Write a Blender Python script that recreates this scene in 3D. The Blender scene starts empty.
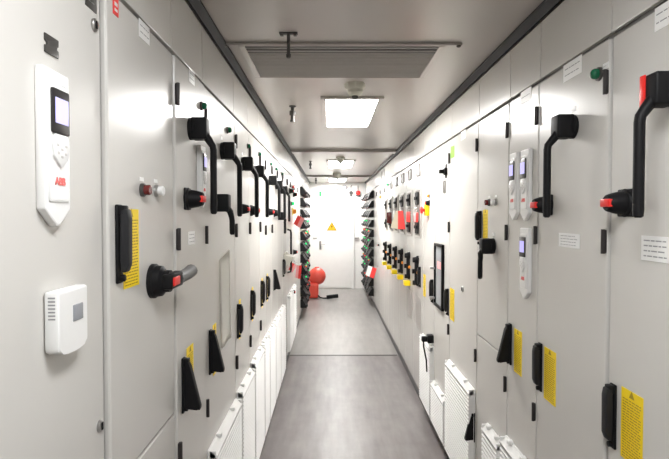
import bpy, bmesh, math, random
from mathutils import Vector, Matrix, Euler

random.seed(7)
SC = bpy.context.scene
COL = SC.collection
PI = math.pi

# ------------------------------------------------------------------ place
DL, DR = 0.476, 0.763          # cabinet fronts left / right of the walking line
CEIL, SEAM, BACK, REAR = 2.35, 2.095, 11.5, -1.9
EYE = 1.6
F = 520.0
PITCH = math.atan(13.2 / F)
YAW = math.atan(3.5 / F)

cam_d = bpy.data.cameras.new('camera')
cam = bpy.data.objects.new('camera', cam_d)
COL.objects.link(cam)
cam.location = (0, 0, EYE)
cam.rotation_euler = Euler((PI / 2 - PITCH, 0, -YAW), 'XYZ')
cam_d.sensor_width = 36.0
cam_d.lens = F / 669.0 * 36.0
cam_d.clip_start = 0.05
SC.camera = cam
CM = cam.rotation_euler.to_matrix()


def ray(px, py):
    return CM @ Vector(((px - 334.5) / F, -(py - 229.5) / F, -1.0))


def on_wall(side, px, py, w=0.0):
    """photo pixel -> (distance along corridor, height) on a cabinet row"""
    d = ray(px, py)
    x = -DL + w if side == 'L' else DR - w
    t = x / d.x
    return d.y * t, EYE + d.z * t


def on_ceiling(px, py, h=CEIL):
    d = ray(px, py)
    t = (h - EYE) / d.z
    return d.x * t, d.y * t


def at_depth(px, py, y):
    d = ray(px, py)
    t = y / d.y
    return d.x * t, EYE + d.z * t


# ------------------------------------------------------------------ materials
def nodes_of(name):
    m = bpy.data.materials.new(name)
    m.use_nodes = True
    nt = m.node_tree
    return m, nt, nt.nodes['Principled BSDF']


def mat(name, col, rough=0.45, metal=0.0, var=0.04, scale=(8, 8, 8), bump=0.0, rvar=0.0, coat=0.0, spec=0.5):
    m, nt, b = nodes_of(name)
    tc = nt.nodes.new('ShaderNodeTexCoord')
    mp = nt.nodes.new('ShaderNodeMapping')
    mp.inputs['Scale'].default_value = scale
    nz = nt.nodes.new('ShaderNodeTexNoise')
    nz.inputs['Scale'].default_value = 1.0
    nz.inputs['Detail'].default_value = 4.0
    nt.links.new(tc.outputs['Object'], mp.inputs['Vector'])
    nt.links.new(mp.outputs['Vector'], nz.inputs['Vector'])
    cr = nt.nodes.new('ShaderNodeMix')
    cr.data_type = 'RGBA'
    cr.inputs['A'].default_value = tuple(max(0, c * (1 - var)) for c in col) + (1,)
    cr.inputs['B'].default_value = tuple(min(1, c * (1 + var)) for c in col) + (1,)
    nt.links.new(nz.outputs['Fac'], cr.inputs['Factor'])
    nt.links.new(cr.outputs['Result'], b.inputs['Base Color'])
    b.inputs['Roughness'].default_value = rough
    b.inputs['Metallic'].default_value = metal
    b.inputs['Specular IOR Level'].default_value = spec
    if coat:
        b.inputs['Coat Weight'].default_value = coat
        b.inputs['Coat Roughness'].default_value = 0.12
    if rvar:
        mr = nt.nodes.new('ShaderNodeMapRange')
        mr.inputs['To Min'].default_value = max(0.02, rough - rvar)
        mr.inputs['To Max'].default_value = rough + rvar
        nt.links.new(nz.outputs['Fac'], mr.inputs['Value'])
        nt.links.new(mr.outputs['Result'], b.inputs['Roughness'])
    if bump:
        bp = nt.nodes.new('ShaderNodeBump')
        bp.inputs['Strength'].default_value = bump
        bp.inputs['Distance'].default_value = 0.002
        nt.links.new(nz.outputs['Fac'], bp.inputs['Height'])
        nt.links.new(bp.outputs['Normal'], b.inputs['Normal'])
    return m


def lit(name, col, strength):
    m, nt, b = nodes_of(name)
    b.inputs['Base Color'].default_value = tuple(col) + (1,)
    b.inputs['Emission Color'].default_value = tuple(col) + (1,)
    b.inputs['Emission Strength'].default_value = strength
    return m


PAINT = mat('cabinet_paint', (0.62, 0.605, 0.575), 0.26, var=0.02, scale=(5, 5, 1.5))
CARCASS = mat('cabinet_carcass', (0.16, 0.155, 0.15), 0.6)
FRAMEPAINT = mat('door_edge_paint', (0.55, 0.54, 0.52), 0.35)
PLINTH = mat('plinth_paint', (0.10, 0.10, 0.105), 0.45)
CEILM = mat('ceiling_paint', (0.50, 0.465, 0.44), 0.28, metal=0.15, var=0.03, scale=(3, 0.6, 3))
TRIMM = mat('cable_trunking_metal', (0.012, 0.012, 0.015), 0.45, spec=0.2)
STEEL = mat('bare_steel', (0.42, 0.41, 0.40), 0.3, metal=0.9)
DARKSTEEL = mat('dark_steel', (0.10, 0.095, 0.09), 0.4, metal=0.6)
BLACK = mat('black_plastic', (0.010, 0.010, 0.011), 0.5, var=0.1, spec=0.16)
BLACKGREY = mat('worn_black_plastic', (0.022, 0.022, 0.024), 0.5, var=0.15, spec=0.2)
GREYGRIP = mat('grey_grip_plastic', (0.13, 0.13, 0.13), 0.45)
HINGEM = mat('hinge_metal', (0.035, 0.03, 0.03), 0.45, metal=0.3)
WHITEP = mat('white_plastic', (0.84, 0.84, 0.83), 0.33)
WHITEG = mat('white_grille_plastic', (0.82, 0.82, 0.81), 0.4)
LABELW = mat('white_label', (0.86, 0.86, 0.85), 0.4)
INK = mat('grey_ink', (0.32, 0.32, 0.33), 0.6)
BLACKINK = mat('black_ink', (0.03, 0.03, 0.03), 0.6)
YELLOW = mat('yellow_label', (0.93, 0.68, 0.012), 0.45, spec=0.3)
YELLOWINK = mat('yellow_label_ink', (0.42, 0.28, 0.01), 0.6)
RED = mat('red_plastic', (0.80, 0.025, 0.02), 0.33)
REDTAG = mat('red_tag', (0.85, 0.05, 0.045), 0.4)
PINK = mat('faded_red_tag', (0.90, 0.36, 0.37), 0.45)
CREAM = mat('cream_tag', (0.55, 0.49, 0.37), 0.5)
GREENL = mat('green_lens', (0.01, 0.13, 0.06), 0.2)
GREENSTK = mat('green_sticker', (0.22, 0.60, 0.02), 0.45)
REDDARK = mat('dark_red_lens', (0.13, 0.012, 0.012), 0.25)
ORANGE = mat('orange_plastic', (0.95, 0.32, 0.02), 0.4)
SCREENG = mat('dark_screen_bezel', (0.03, 0.028, 0.028), 0.3)
WINDOWG = mat('grey_window_glass', (0.42, 0.43, 0.45), 0.08, var=0.12)
GREYPLATE = mat('grey_plate', (0.42, 0.40, 0.38), 0.4)
GREYBREAK = mat('breaker_grey', (0.17, 0.15, 0.135), 0.5)
KEYGREY = mat('key_grey', (0.62, 0.60, 0.58), 0.45)
LOGORED = mat('logo_red', (0.80, 0.16, 0.15), 0.45)
POUCH = mat('grey_pouch', (0.48, 0.46, 0.40), 0.5)
PAPER = mat('white_paper', (0.93, 0.92, 0.88), 0.4, var=0.04)
LCD = lit('lcd_glow', (0.45, 0.42, 0.86), 0.35)
LEDG = lit('green_led', (0.02, 0.75, 0.2), 0.35)
LEDR = lit('red_led', (0.9, 0.06, 0.03), 0.25)
LAMP = lit('lamp_diffuser', (1.0, 0.985, 0.96), 21.0)
DIMLAMP = lit('dimmed_lamp_diffuser', (0.98, 0.99, 1.0), 14.0)  # same kind of panel, set weaker so the near walls don't blow out
FARLAMP = lit('boosted_lamp_diffuser', (1.0, 0.99, 0.97), 25.0)  # same kind of panel, set stronger to brighten the far end
EXITG = mat('exit_green', (0.03, 0.55, 0.12), 0.4)
ENDP = mat('end_wall_paint', (0.88, 0.875, 0.855), 0.4)
VENTM = mat('vent_mesh_metal', (0.47, 0.445, 0.42), 0.5, metal=0.1)
VENTDARK = mat('vent_gap_grey', (0.16, 0.15, 0.145), 0.6)
DETM = mat('aged_white_plastic', (0.62, 0.61, 0.53), 0.45)


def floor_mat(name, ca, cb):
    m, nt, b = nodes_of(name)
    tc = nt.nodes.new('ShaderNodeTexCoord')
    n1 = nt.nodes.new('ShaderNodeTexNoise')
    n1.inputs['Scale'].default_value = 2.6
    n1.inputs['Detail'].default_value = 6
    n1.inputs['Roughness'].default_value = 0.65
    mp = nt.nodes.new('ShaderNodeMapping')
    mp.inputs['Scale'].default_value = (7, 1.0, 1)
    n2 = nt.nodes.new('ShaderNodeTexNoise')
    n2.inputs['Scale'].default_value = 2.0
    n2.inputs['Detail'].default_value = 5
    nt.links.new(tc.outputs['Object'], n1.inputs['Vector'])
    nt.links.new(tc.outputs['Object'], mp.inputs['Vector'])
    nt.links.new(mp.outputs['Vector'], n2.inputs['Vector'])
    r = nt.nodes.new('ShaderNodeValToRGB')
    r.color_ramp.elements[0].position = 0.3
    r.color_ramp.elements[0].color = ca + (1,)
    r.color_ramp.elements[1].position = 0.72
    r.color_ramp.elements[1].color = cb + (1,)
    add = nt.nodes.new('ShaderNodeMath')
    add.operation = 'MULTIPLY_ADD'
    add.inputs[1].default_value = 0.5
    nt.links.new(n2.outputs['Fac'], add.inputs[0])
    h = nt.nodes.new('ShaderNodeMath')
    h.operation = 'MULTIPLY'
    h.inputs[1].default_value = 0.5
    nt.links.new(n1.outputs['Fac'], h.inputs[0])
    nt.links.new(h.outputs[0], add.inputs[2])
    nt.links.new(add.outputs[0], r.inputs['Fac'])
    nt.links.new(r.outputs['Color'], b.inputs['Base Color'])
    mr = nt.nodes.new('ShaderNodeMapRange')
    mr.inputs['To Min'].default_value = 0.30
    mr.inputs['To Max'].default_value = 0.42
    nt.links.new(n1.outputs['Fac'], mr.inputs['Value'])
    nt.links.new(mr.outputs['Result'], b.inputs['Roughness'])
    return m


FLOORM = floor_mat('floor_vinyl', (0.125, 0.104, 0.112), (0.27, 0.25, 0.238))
FLOORFAR = floor_mat('far_floor_vinyl_brightened', (0.23, 0.217, 0.205), (0.35, 0.335, 0.32))  # far end's brightness partly put into this colour; real tone differs little


# ------------------------------------------------------------------ mesh kit
class MB:
    def __init__(self):
        self.bm = bmesh.new()

    def _add(self, t, mi):
        for f in t.faces:
            f.material_index = mi
        bmesh.ops.recalc_face_normals(t, faces=t.faces)
        me = bpy.data.meshes.new('tmp')
        t.to_mesh(me)
        t.free()
        self.bm.from_mesh(me)
        bpy.data.meshes.remove(me)
        return self

    def box(self, x0, x1, y0, y1, z0, z1, bev=0.0, mi=0, seg=2, rot=None, top=None):
        t = bmesh.new()
        bmesh.ops.create_cube(t, size=1)
        for v in t.verts:
            v.co = Vector(((x0 + x1) / 2 + v.co.x * (x1 - x0), (y0 + y1) / 2 + v.co.y * (y1 - y0), (z0 + z1) / 2 + v.co.z * (z1 - z0)))
        if bev:
            bmesh.ops.bevel(t, geom=t.edges[:], offset=bev, segments=seg, affect='EDGES', profile=0.5)
        if rot is not None:
            m, c = rot
            for v in t.verts:
                v.co = m @ (v.co - c) + c
        return self._add(t, mi)

    def lathe(self, prof, origin=(0, 0, 0), axis='-y', seg=20, mi=0):
        """prof: list of (radius, height along axis)"""
        t = bmesh.new()
        rings = []
        for r, h in prof:
            ring = []
            for k in range(seg):
                a = 2 * PI * k / seg
                c, s = math.cos(a) * r, math.sin(a) * r
                p = {'-y': (c, -h, s), 'z': (c, s, h), '-z': (c, s, -h), 'x': (h, c, s)}[axis]
                ring.append(t.verts.new(Vector(origin) + Vector(p)))
            rings.append(ring)
        for a, b in zip(rings, rings[1:]):
            for k in range(seg):
                t.faces.new((a[k], a[(k + 1) % seg], b[(k + 1) % seg], b[k]))
        t.faces.new(rings[0][::-1])
        t.faces.new(rings[-1])
        return self._add(t, mi)

    def tube(self, pts, r, seg=10, mi=0, flat=1.0):
        """round tube through pts; flat scales it along x"""
        t = bmesh.new()
        pts = [Vector(p) for p in pts]
        rings = []
        for i, p in enumerate(pts):
            if i == 0:
                d = pts[1] - p
            elif i == len(pts) - 1:
                d = p - pts[i - 1]
            else:
                d = (pts[i + 1] - p).normalized() + (p - pts[i - 1]).normalized()
            d.normalize()
            up = Vector((1, 0, 0)) if abs(d.x) < 0.9 else Vector((0, 0, 1))
            a = (up - d * up.dot(d)).normalized()
            b = d.cross(a)
            rr = r[i] if isinstance(r, (list, tuple)) else r
            rings.append([t.verts.new(p + a * math.cos(2 * PI * k / seg) * rr * flat + b * math.sin(2 * PI * k / seg) * rr) for k in range(seg)])
        for a, b in zip(rings, rings[1:]):
            for k in range(seg):
                t.faces.new((a[k], a[(k + 1) % seg], b[(k + 1) % seg], b[k]))
        t.faces.new(rings[0][::-1])
        t.faces.new(rings[-1])
        return self._add(t, mi)

    def prism(self, poly, y0, y1, bev=0.0, mi=0):
        """polygon in x,z pushed through y"""
        t = bmesh.new()
        a = [t.verts.new((x, y0, z)) for x, z in poly]
        b = [t.verts.new((x, y1, z)) for x, z in poly]
        n = len(poly)
        t.faces.new(a)
        t.faces.new(b[::-1])
        for k in range(n):
            t.faces.new((a[k], b[k], b[(k + 1) % n], a[(k + 1) % n]))
        if bev:
            bmesh.ops.bevel(t, geom=t.edges[:], offset=bev, segments=2, affect='EDGES', profile=0.5)
        return self._add(t, mi)

    def side_prism(self, poly, x0, x1, bev=0.0, mi=0):
        """polygon in y,z pushed through x"""
        t = bmesh.new()
        a = [t.verts.new((x0, y, z)) for y, z in poly]
        b = [t.verts.new((x1, y, z)) for y, z in poly]
        n = len(poly)
        t.faces.new(a)
        t.faces.new(b[::-1])
        for k in range(n):
            t.faces.new((a[k], b[k], b[(k + 1) % n], a[(k + 1) % n]))
        if bev:
            bmesh.ops.bevel(t, geom=t.edges[:], offset=bev, segments=2, affect='EDGES', profile=0.5)
        return self._add(t, mi)

    def ball(self, c, r, mi=0, sc=(1, 1, 1), seg=16):
        t = bmesh.new()
        bmesh.ops.create_uvsphere(t, u_segments=seg, v_segments=max(8, seg // 2 + 2), radius=r)
        for v in t.verts:
            v.co = Vector((v.co.x * sc[0] + c[0], v.co.y * sc[1] + c[1], v.co.z * sc[2] + c[2]))
        return self._add(t, mi)

    def data(self, name, mats):
        me = bpy.data.meshes.new(name)
        self.bm.to_mesh(me)
        self.bm.free()
        for m in (mats if isinstance(mats, (list, tuple)) else [mats]):
            me.materials.append(m)
        for p in me.polygons:
            p.use_smooth = True
        me.set_sharp_from_angle(angle=math.radians(35))
        flat = set()
        for p in me.polygons:
            if p.area > 0.004:
                flat.update(p.edge_keys)
        if flat:
            at = me.attributes.get('sharp_edge') or me.attributes.new('sharp_edge', 'BOOLEAN', 'EDGE')
            for e in me.edges:
                if e.key in flat:
                    at.data[e.index].value = True
        return me


def link(name, me, parent=None, loc=(0, 0, 0), rot=(0, 0, 0)):
    o = bpy.data.objects.new(name, me)
    COL.objects.link(o)
    o.parent = parent
    o.location = loc
    o.rotation_euler = rot
    return o


CACHE = {}


def cached(key, fn):
    if key not in CACHE:
        CACHE[key] = fn()
    return CACHE[key]


def tag(o, label, cat, group=None):
    o['label'] = label
    o['category'] = cat
    if group:
        o['group'] = group
    return o


def thing(name, label, cat, loc, rz=0.0, group=None):
    o = bpy.data.objects.new(name, None)
    COL.objects.link(o)
    o.empty_display_size = 0.1
    o.location = loc
    o.rotation_euler = (0, 0, rz)
    return tag(o, label, cat, group)


def struct(name, mb, m, parent=None):
    o = link(name, mb.data(name, m), parent)
    if parent is None:
        o['kind'] = 'structure'
    return o


def text_mesh(body, size, material, depth=0.0006):
    cu = bpy.data.curves.new('lettering', 'FONT')
    cu.body = body
    cu.size = size
    cu.extrude = depth
    cu.align_x = 'CENTER'
    cu.align_y = 'CENTER'
    cu.offset = size * 0.025
    ob = bpy.data.objects.new('lettering_source', cu)
    COL.objects.link(ob)
    bpy.context.view_layer.update()
    me = bpy.data.meshes.new_from_object(ob.evaluated_get(bpy.context.evaluated_depsgraph_get()))
    bpy.data.objects.remove(ob)
    bpy.data.curves.remove(cu)
    me.transform(Matrix.Rotation(PI / 2, 4, 'X'))
    me.materials.clear()
    me.materials.append(material)
    return me


# ------------------------------------------------------------------ room shell
XL, XR = -DL - 0.46, DR + 0.46
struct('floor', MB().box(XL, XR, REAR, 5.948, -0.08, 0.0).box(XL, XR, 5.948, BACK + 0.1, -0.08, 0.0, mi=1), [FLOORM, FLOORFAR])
struct('ceiling', MB().box(XL, XR, REAR, BACK + 0.1, CEIL, CEIL + 0.08), CEILM)
struct('wall_left', MB().box(XL - 0.06, XL, REAR, BACK + 0.1, 0, CEIL), PAINT)
struct('wall_right', MB().box(XR, XR + 0.06, REAR, BACK + 0.1, 0, CEIL), PAINT)
struct('wall_back', MB().box(XL, XR, BACK, BACK + 0.1, 0, CEIL), ENDP)
struct('wall_front', MB().box(XL, XR, REAR - 0.06, REAR, 0, CEIL), PAINT)
struct('partition_left', MB().box(XL, -DL, REAR, 0.395, 0, CEIL), PAINT)
struct('partition_right', MB().box(DR, XR, REAR, 0.745, 0, CEIL), PAINT)


def corner_trim(x, s):
    # folded trunking profile in the corner of ceiling and cabinet tops
    p = [(0, CEIL), (0, CEIL - 0.036), (s * 0.006, CEIL - 0.036), (s * 0.024, CEIL - 0.010), (s * 0.024, CEIL)]
    mb = MB()
    mb.prism([(x + a, z) for a, z in p], 0.0, BACK - REAR - 0.06)
    for k in range(4):
        pass
    o = mb.data('trim', TRIMM)
    o.transform(Matrix.Translation((0, REAR + 0.03, 0)))
    return o


for n, (x, s) in enumerate(((-DL, 1), (DR, -1)), 1):
    o = link('trim_%d' % n, corner_trim(x, s))
    o['kind'] = 'structure'
struct('trim_3', MB().box(-DL + 0.03, DR - 0.03, 5.86, 6.00, CEIL - 0.030, CEIL, 0.004), CEILM)
struct('trim_4', MB().box(-DL + 0.03, DR - 0.03, 9.55, 9.66, CEIL - 0.03, CEIL, 0.003), CEILM)
struct('trim_5', MB().box(-DL + 0.002, DR - 0.002, 5.93, 5.965, 0.0, 0.004, 0.0015), DARKSTEEL)

# ------------------------------------------------------------------ cabinets
CABS = []


def cabinet(side, u0, u1, label, split=None, raise_=0.0, hinge=True, group=None, door=True, hz=(1.97, 1.53, 0.87)):
    w = u1 - u0
    uc = (u0 + u1) / 2
    x = -DL if side == 'L' else DR
    root = thing('electrical_cabinet', label, 'cabinet', (x, uc, 0), PI / 2 if side == 'L' else -PI / 2, group)
    root['u'] = 0
    del root['u']
    h = w / 2
    g = 0.003
    link('carcass', MB().box(-h + 0.0006, h - 0.0006, 0.018, 0.44, 0.09, CEIL - 0.04).data('carcass', CARCASS), root)
    link('plinth', MB().box(-h + 0.0006, h - 0.0006, 0.012, 0.40, 0.0, 0.0885).data('plinth', PLINTH), root)
    y0 = -raise_
    link('upper_panel', MB().box(-h + g, h - g, 0.004, 0.0175, SEAM + 0.008, CEIL - 0.04, 0.002).data('upper_panel', PAINT), root)
    if door:
        zs = [0.093] + ([split] if split else []) + [SEAM - 0.003]
        for a, b in zip(zs, zs[1:]):
            link('door', MB().box(-h + g, h - g, y0, 0.0175, a + 0.0025, b - 0.0035, 0.005).data('door', PAINT), root)
    c = {'side': side, 'u0': u0, 'u1': u1, 'uc': uc, 'root': root, 'y': y0}
    CABS.append(c)
    if hinge:
        me = cached('hinge', lambda: MB().box(-0.007, 0.007, -0.010, 0, -0.033, 0.033, 0.003)
                    .lathe([(0.0055, -0.034), (0.0055, 0.034)], (0, -0.008, 0), 'z', 10).data('hinge', HINGEM))
        hx = (-h + 0.008) if side == 'L' else (h - 0.008)
        for z in hz:
            link('hinge', me, root, (hx, y0, z))
    return c


def find(side, u):
    for c in CABS:
        if c['side'] == side and c['u0'] - 1e-6 <= u < c['u1']:
            return c
    raise ValueError((side, u))


def loc_on(side, px, py, w=0.0):
    """photo pixel -> (cabinet, local position on its front)"""
    u, v = on_wall(side, px, py, w)
    c = find(side, u)
    r = (u - c['uc']) if side == 'L' else (c['uc'] - u)
    return c, (r, c['y'], v)


def loc_uv(side, u, v):
    c = find(side, u)
    r = (u - c['uc']) if side == 'L' else (c['uc'] - u)
    return c, (r, c['y'], v)


def mount(name, me, c, loc, rot=(0, 0, 0)):
    hw = max(abs(v.co.x) for v in me.vertices)
    r = max(0.0, (c['u1'] - c['u0']) / 2 - hw - 0.003)
    loc = (max(-r, min(r, loc[0])), loc[1], loc[2])
    return link(name, me, c['root'], loc, rot)


# ---- fixture meshes (front looks along -y)
def lever_mesh(length, out=0.078):
    mb = MB()
    mb.lathe([(0.037, 0), (0.037, 0.008), (0.034, 0.011), (0.034, 0.018)], (0, 0, 0), '-y', 24)
    mb.box(-0.029, 0.029, -0.061, -0.008, -0.036, 0.036, 0.006, seg=3)
    return mb.data('lever_handle', BLACK)


def lever_grip(length, out=0.078):
    mb = MB()
    pts = [(0, -0.050, -0.020), (0, -0.062, -0.036), (0, -out + 0.002, -0.058), (0, -out, -0.072), (0, -out, -length + 0.02), (0, -out, -length + 0.004), (0, -out, -length)]
    mb.tube(pts, [0.014, 0.013, 0.0115, 0.0115, 0.0115, 0.0105, 0.006], 12, flat=1.15)
    return mb.data('grip', BLACK)


def lever(side, px, py, length=0.285, out=0.078, red=False, rot=0.0):
    c, l = loc_on(side, px, py)
    h = mount('lever_handle', cached(('lever', length, out), lambda: lever_mesh(length, out)), c, l, (0, rot, 0))
    link('grip', cached(('levergrip', length, out), lambda: lever_grip(length, out)), h)
    link('nameplate', cached('tinyplate', lambda: MB().box(-0.014, 0.014, -0.0012, 0, -0.007, 0.007).data('nameplate', LABELW)), h, (0, 0, 0.056))
    if red:
        link('red_tab', cached('redtab', lambda: MB().box(-0.030, -0.010, -0.0640, -0.0600, -0.037, 0.037, 0.0015).data('red_tab', RED)), h)['label'] = 'red strip on the handle head'
    return h


def knob(side, px, py, s=1.0, rot=0.0):
    c, l = loc_on(side, px, py)
    me = cached('knob', lambda: MB().lathe([(0.036, 0), (0.037, 0.006), (0.034, 0.012), (0.031, 0.013), (0.027, 0.035), (0.022, 0.052), (0.019, 0.055)], (0, 0, 0), '-y', 24)
                .box(-0.036, 0.036, -0.0065, 0, -0.036, 0.036, 0.004).data('rotary_switch', BLACK))
    k = mount('rotary_switch', me, c, l, (0, rot, 0))
    k.scale = (s, s, s)
    link('red_insert', cached('knobred', lambda: MB().box(-0.0215, 0.0215, -0.0600, -0.034, -0.0105, 0.0105, 0.003).data('red_insert', RED)), k)['label'] = 'red indicator bar of the switch'
    return k


def pistol(side, px, py):
    """big pistol-grip switch, grip lying along the cabinet"""
    c, l = loc_on(side, px, py)
    me = cached('pistol', lambda: MB().lathe([(0.046, 0), (0.046, 0.010), (0.042, 0.014), (0.040, 0.028), (0.030, 0.036), (0.029, 0.050)], (0, 0, 0), '-y', 28).data('pistol_switch', BLACK))
    o = mount('pistol_switch', me, c, l)
    link('red_insert', cached('pisred', lambda: MB().box(-0.024, 0.030, -0.0675, -0.044, -0.0115, 0.0115, 0.003).data('red_insert', RED)), o)['label'] = 'red lock bar'
    link('grip', cached('pisgrip', lambda: MB().box(-0.030, 0.075, -0.064, -0.034, -0.021, 0.021, 0.008).data('grip', BLACK)), o)

    def tip():
        mb = MB()
        mb.tube([(0.060, -0.050, 0), (0.085, -0.054, 0.001), (0.125, -0.060, 0.006), (0.155, -0.063, 0.012), (0.160, -0.063, 0.013)], [0.018, 0.0165, 0.018, 0.019, 0.012], 12)
        return mb.data('grip_end', GREYGRIP)
    link('grip_end', cached('pistip', tip), o)['label'] = 'dark grey end of the grip'
    return o


LOGO = text_mesh('ABB', 0.019, LOGORED)


def control_panel(side, px, py, s=1.0):
    """white pointed mounting plate with a small operator panel; px,py = centre of its top edge"""
    c, l = loc_on(side, px, py)
    w, H = 0.044, 0.245

    def plate():
        mb = MB()
        mb.prism([(-w, 0), (w, 0), (w, -H), (0.006, -H - 0.030), (-0.006, -H - 0.030), (-w, -H)], -0.016, 0, 0.004)
        mb.box(-0.034, 0.034, -0.019, -0.014, -0.232, -0.022, 0.004)
        return mb.data('control_panel', WHITEP)
    o = mount('control_panel', cached('cplate', plate), c, l)
    o.scale = (s, 1, s)
    b = link('screen', cached('cscreen', lambda: MB().box(-0.029, 0.029, -0.0235, -0.0185, -0.112, -0.034, 0.004).data('screen', SCREENG)), o)
    b['label'] = 'dark bezel around a lavender display'
    link('display', cached('clcd', lambda: MB().box(-0.0215, 0.0215, -0.0245, -0.023, -0.094, -0.050, 0.0).data('display', LCD)), o)['label'] = 'lavender lit display'

    def keys():
        mb = MB()
        mb.prism([(-0.020, -0.113), (0.020, -0.113), (0.028, -0.130), (0.024, -0.152), (0, -0.172), (-0.024, -0.152), (-0.028, -0.130)], -0.0235, -0.0185, 0.0015)
        for dx, dz in ((-0.014, -0.140), (0.014, -0.140), (0, -0.147), (0, -0.160), (-0.012, -0.154), (0.012, -0.154)):
            mb.box(dx - 0.0035, dx + 0.0035, -0.0242, -0.0225, dz + 0.008 - 0.0022, dz + 0.008 + 0.0022, 0.0005, mi=1)
        return mb.data('keypad', [WHITEP, KEYGREY])
    link('keypad', cached('ckeys', keys), o)
    link('logo', LOGO, o, (0, -0.0196, -0.196))['label'] = 'red ABB lettering'
    return o


def swing_handle(side, px, py, open_=0.0, s=1.0):
    c, l = loc_on(side, px, py)

    def base():
        mb = MB()
        mb.box(-0.0145, 0.0145, -0.007, 0, -0.088, 0.088, 0.003)
        mb.lathe([(0.008, 0), (0.008, 0.012), (0.006, 0.013)], (0, -0.004, -0.076), '-y', 14)
        mb.box(-0.0125, 0.0125, -0.022, -0.005, 0.062, 0.086, 0.004)
        return mb.data('swing_handle', BLACK)
    o = mount('swing_handle', cached('swbase', base), c, l)
    o.scale = (s, s, s)

    def arm():
        mb = MB()
        mb.side_prism([(0.004, 0.006), (-0.012, 0.006), (-0.016, -0.015), (-0.015, -0.118), (-0.008, -0.135), (0.002, -0.135), (0.004, -0.10)], -0.0125, 0.0125, 0.003)
        return mb.data('grip', BLACKGREY)

    def raised():
        mb = MB()
        mb.side_prism([(0.006, 0.010), (-0.004, 0.010), (-0.012, -0.010), (-0.044, -0.138), (-0.043, -0.150), (-0.034, -0.146), (0.006, -0.146)], -0.0125, 0.0125, 0.003)
        return mb.data('grip', BLACK)
    if open_:
        link('grip', cached('swraised', raised), o, (0, -0.014, 0.072))
    else:
        link('grip', cached('swarm', arm), o, (0, -0.014, 0.072))
    return o


def warning_label(side, px, py, w=0.095, h=0.185):
    c, l = loc_on(side, px, py)

    def f():
        rnd = random.Random(3)
        mb = MB()
        mb.box(-w / 2, w / 2, -0.0014, 0, -h / 2, h / 2, 0.0)
        y = -0.0017
        mb.prism([(-0.012, h * 0.40), (0.012, h * 0.40), (0, h * 0.40 + 0.020)], y, -0.001, mi=1)
        z = h * 0.36
        while z > -h * 0.46:
            x = -w * 0.42
            while x < w * 0.36:
                l_ = rnd.uniform(0.006, 0.018)
                x1 = min(x + l_, w * 0.42)
                mb.box(x, x1, y, -0.001, z - 0.0022, z + 0.0006, mi=1)
                x = x1 + 0.003
            z -= 0.0072
        return mb.data('warning_label', [YELLOW, YELLOWINK])
    o = mount('warning_label', cached(('warn', w, h), f), c, l)
    o['label'] = 'yellow warning sticker with lines of small print'
    return o


def nameplate(side, px, py, w=0.14, h=0.05, lines=3, name='nameplate', m=None):
    c, l = loc_on(side, px, py)
    r = (c['u1'] - c['u0']) / 2 - w / 2 - 0.004
    l = (max(-r, min(r, l[0])), l[1] if l[2] < SEAM else 0.004, l[2])

    def f():
        rnd = random.Random(int(w * 1000))
        mb = MB().box(-w / 2, w / 2, -0.0015, 0, -h / 2, h / 2, 0.0005)
        for k in range(lines):
            z = h * 0.5 - h * (k + 0.9) / (lines + 0.8)
            x = -w * 0.40
            while x < w * 0.32:
                x1 = min(x + rnd.uniform(0.008, 0.025), w * 0.40)
                mb.box(x, x1, -0.0018, -0.001, z - h * 0.025, z + h * 0.025, mi=1)
                x = x1 + 0.004
        return mb.data(name, [m or LABELW, INK])
    return mount(name, cached(('plate', w, h, lines, name, m.name if m else ''), f), c, l)


def lamp(side, px, py, m, s=1.0, name='indicator_lamp'):
    c, l = loc_on(side, px, py)
    if l[2] > SEAM:
        l = (l[0], 0.004, l[2])

    def f():
        return MB().lathe([(0.016, 0), (0.016, 0.006), (0.0135, 0.007)], (0, 0, 0), '-y', 18, 1).lathe(
            [(0.0125, 0.0065), (0.0125, 0.014), (0.010, 0.019), (0.005, 0.022)], (0, 0, 0), '-y', 18, 0).data(name, [m, DARKSTEEL])
    o = mount(name, cached(('lamp', m.name, name), f), c, l)
    o.scale = (s, s, s)
    return o


def button(side, px, py, m, ring):
    c, l = loc_on(side, px, py)

    def f():
        return MB().lathe([(0.017, 0), (0.017, 0.007), (0.015, 0.009)], (0, 0, 0), '-y', 20, 1).lathe(
            [(0.013, 0.008), (0.013, 0.021), (0.011, 0.023)], (0, 0, 0), '-y', 20, 0).box(-0.014, 0.014, -0.0012, 0, 0.022, 0.032, mi=2).data('push_button', [m, ring, LABELW])
    return mount('push_button', cached(('btn', m.name), f), c, l)


def lock(side, px, py, s=1.0):
    c, l = loc_on(side, px, py)

    def f():
        return MB().lathe([(0.013, 0), (0.013, 0.004), (0.011, 0.006)], (0, 0, 0), '-y', 18).box(-0.003, 0.003, -0.008, -0.005, -0.008, 0.008, 0.001, mi=1).data('quarter_turn_lock', [STEEL, BLACK])
    o = mount('quarter_turn_lock', cached('lock', f), c, l)
    o.scale = (s, s, s)
    return o


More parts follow.
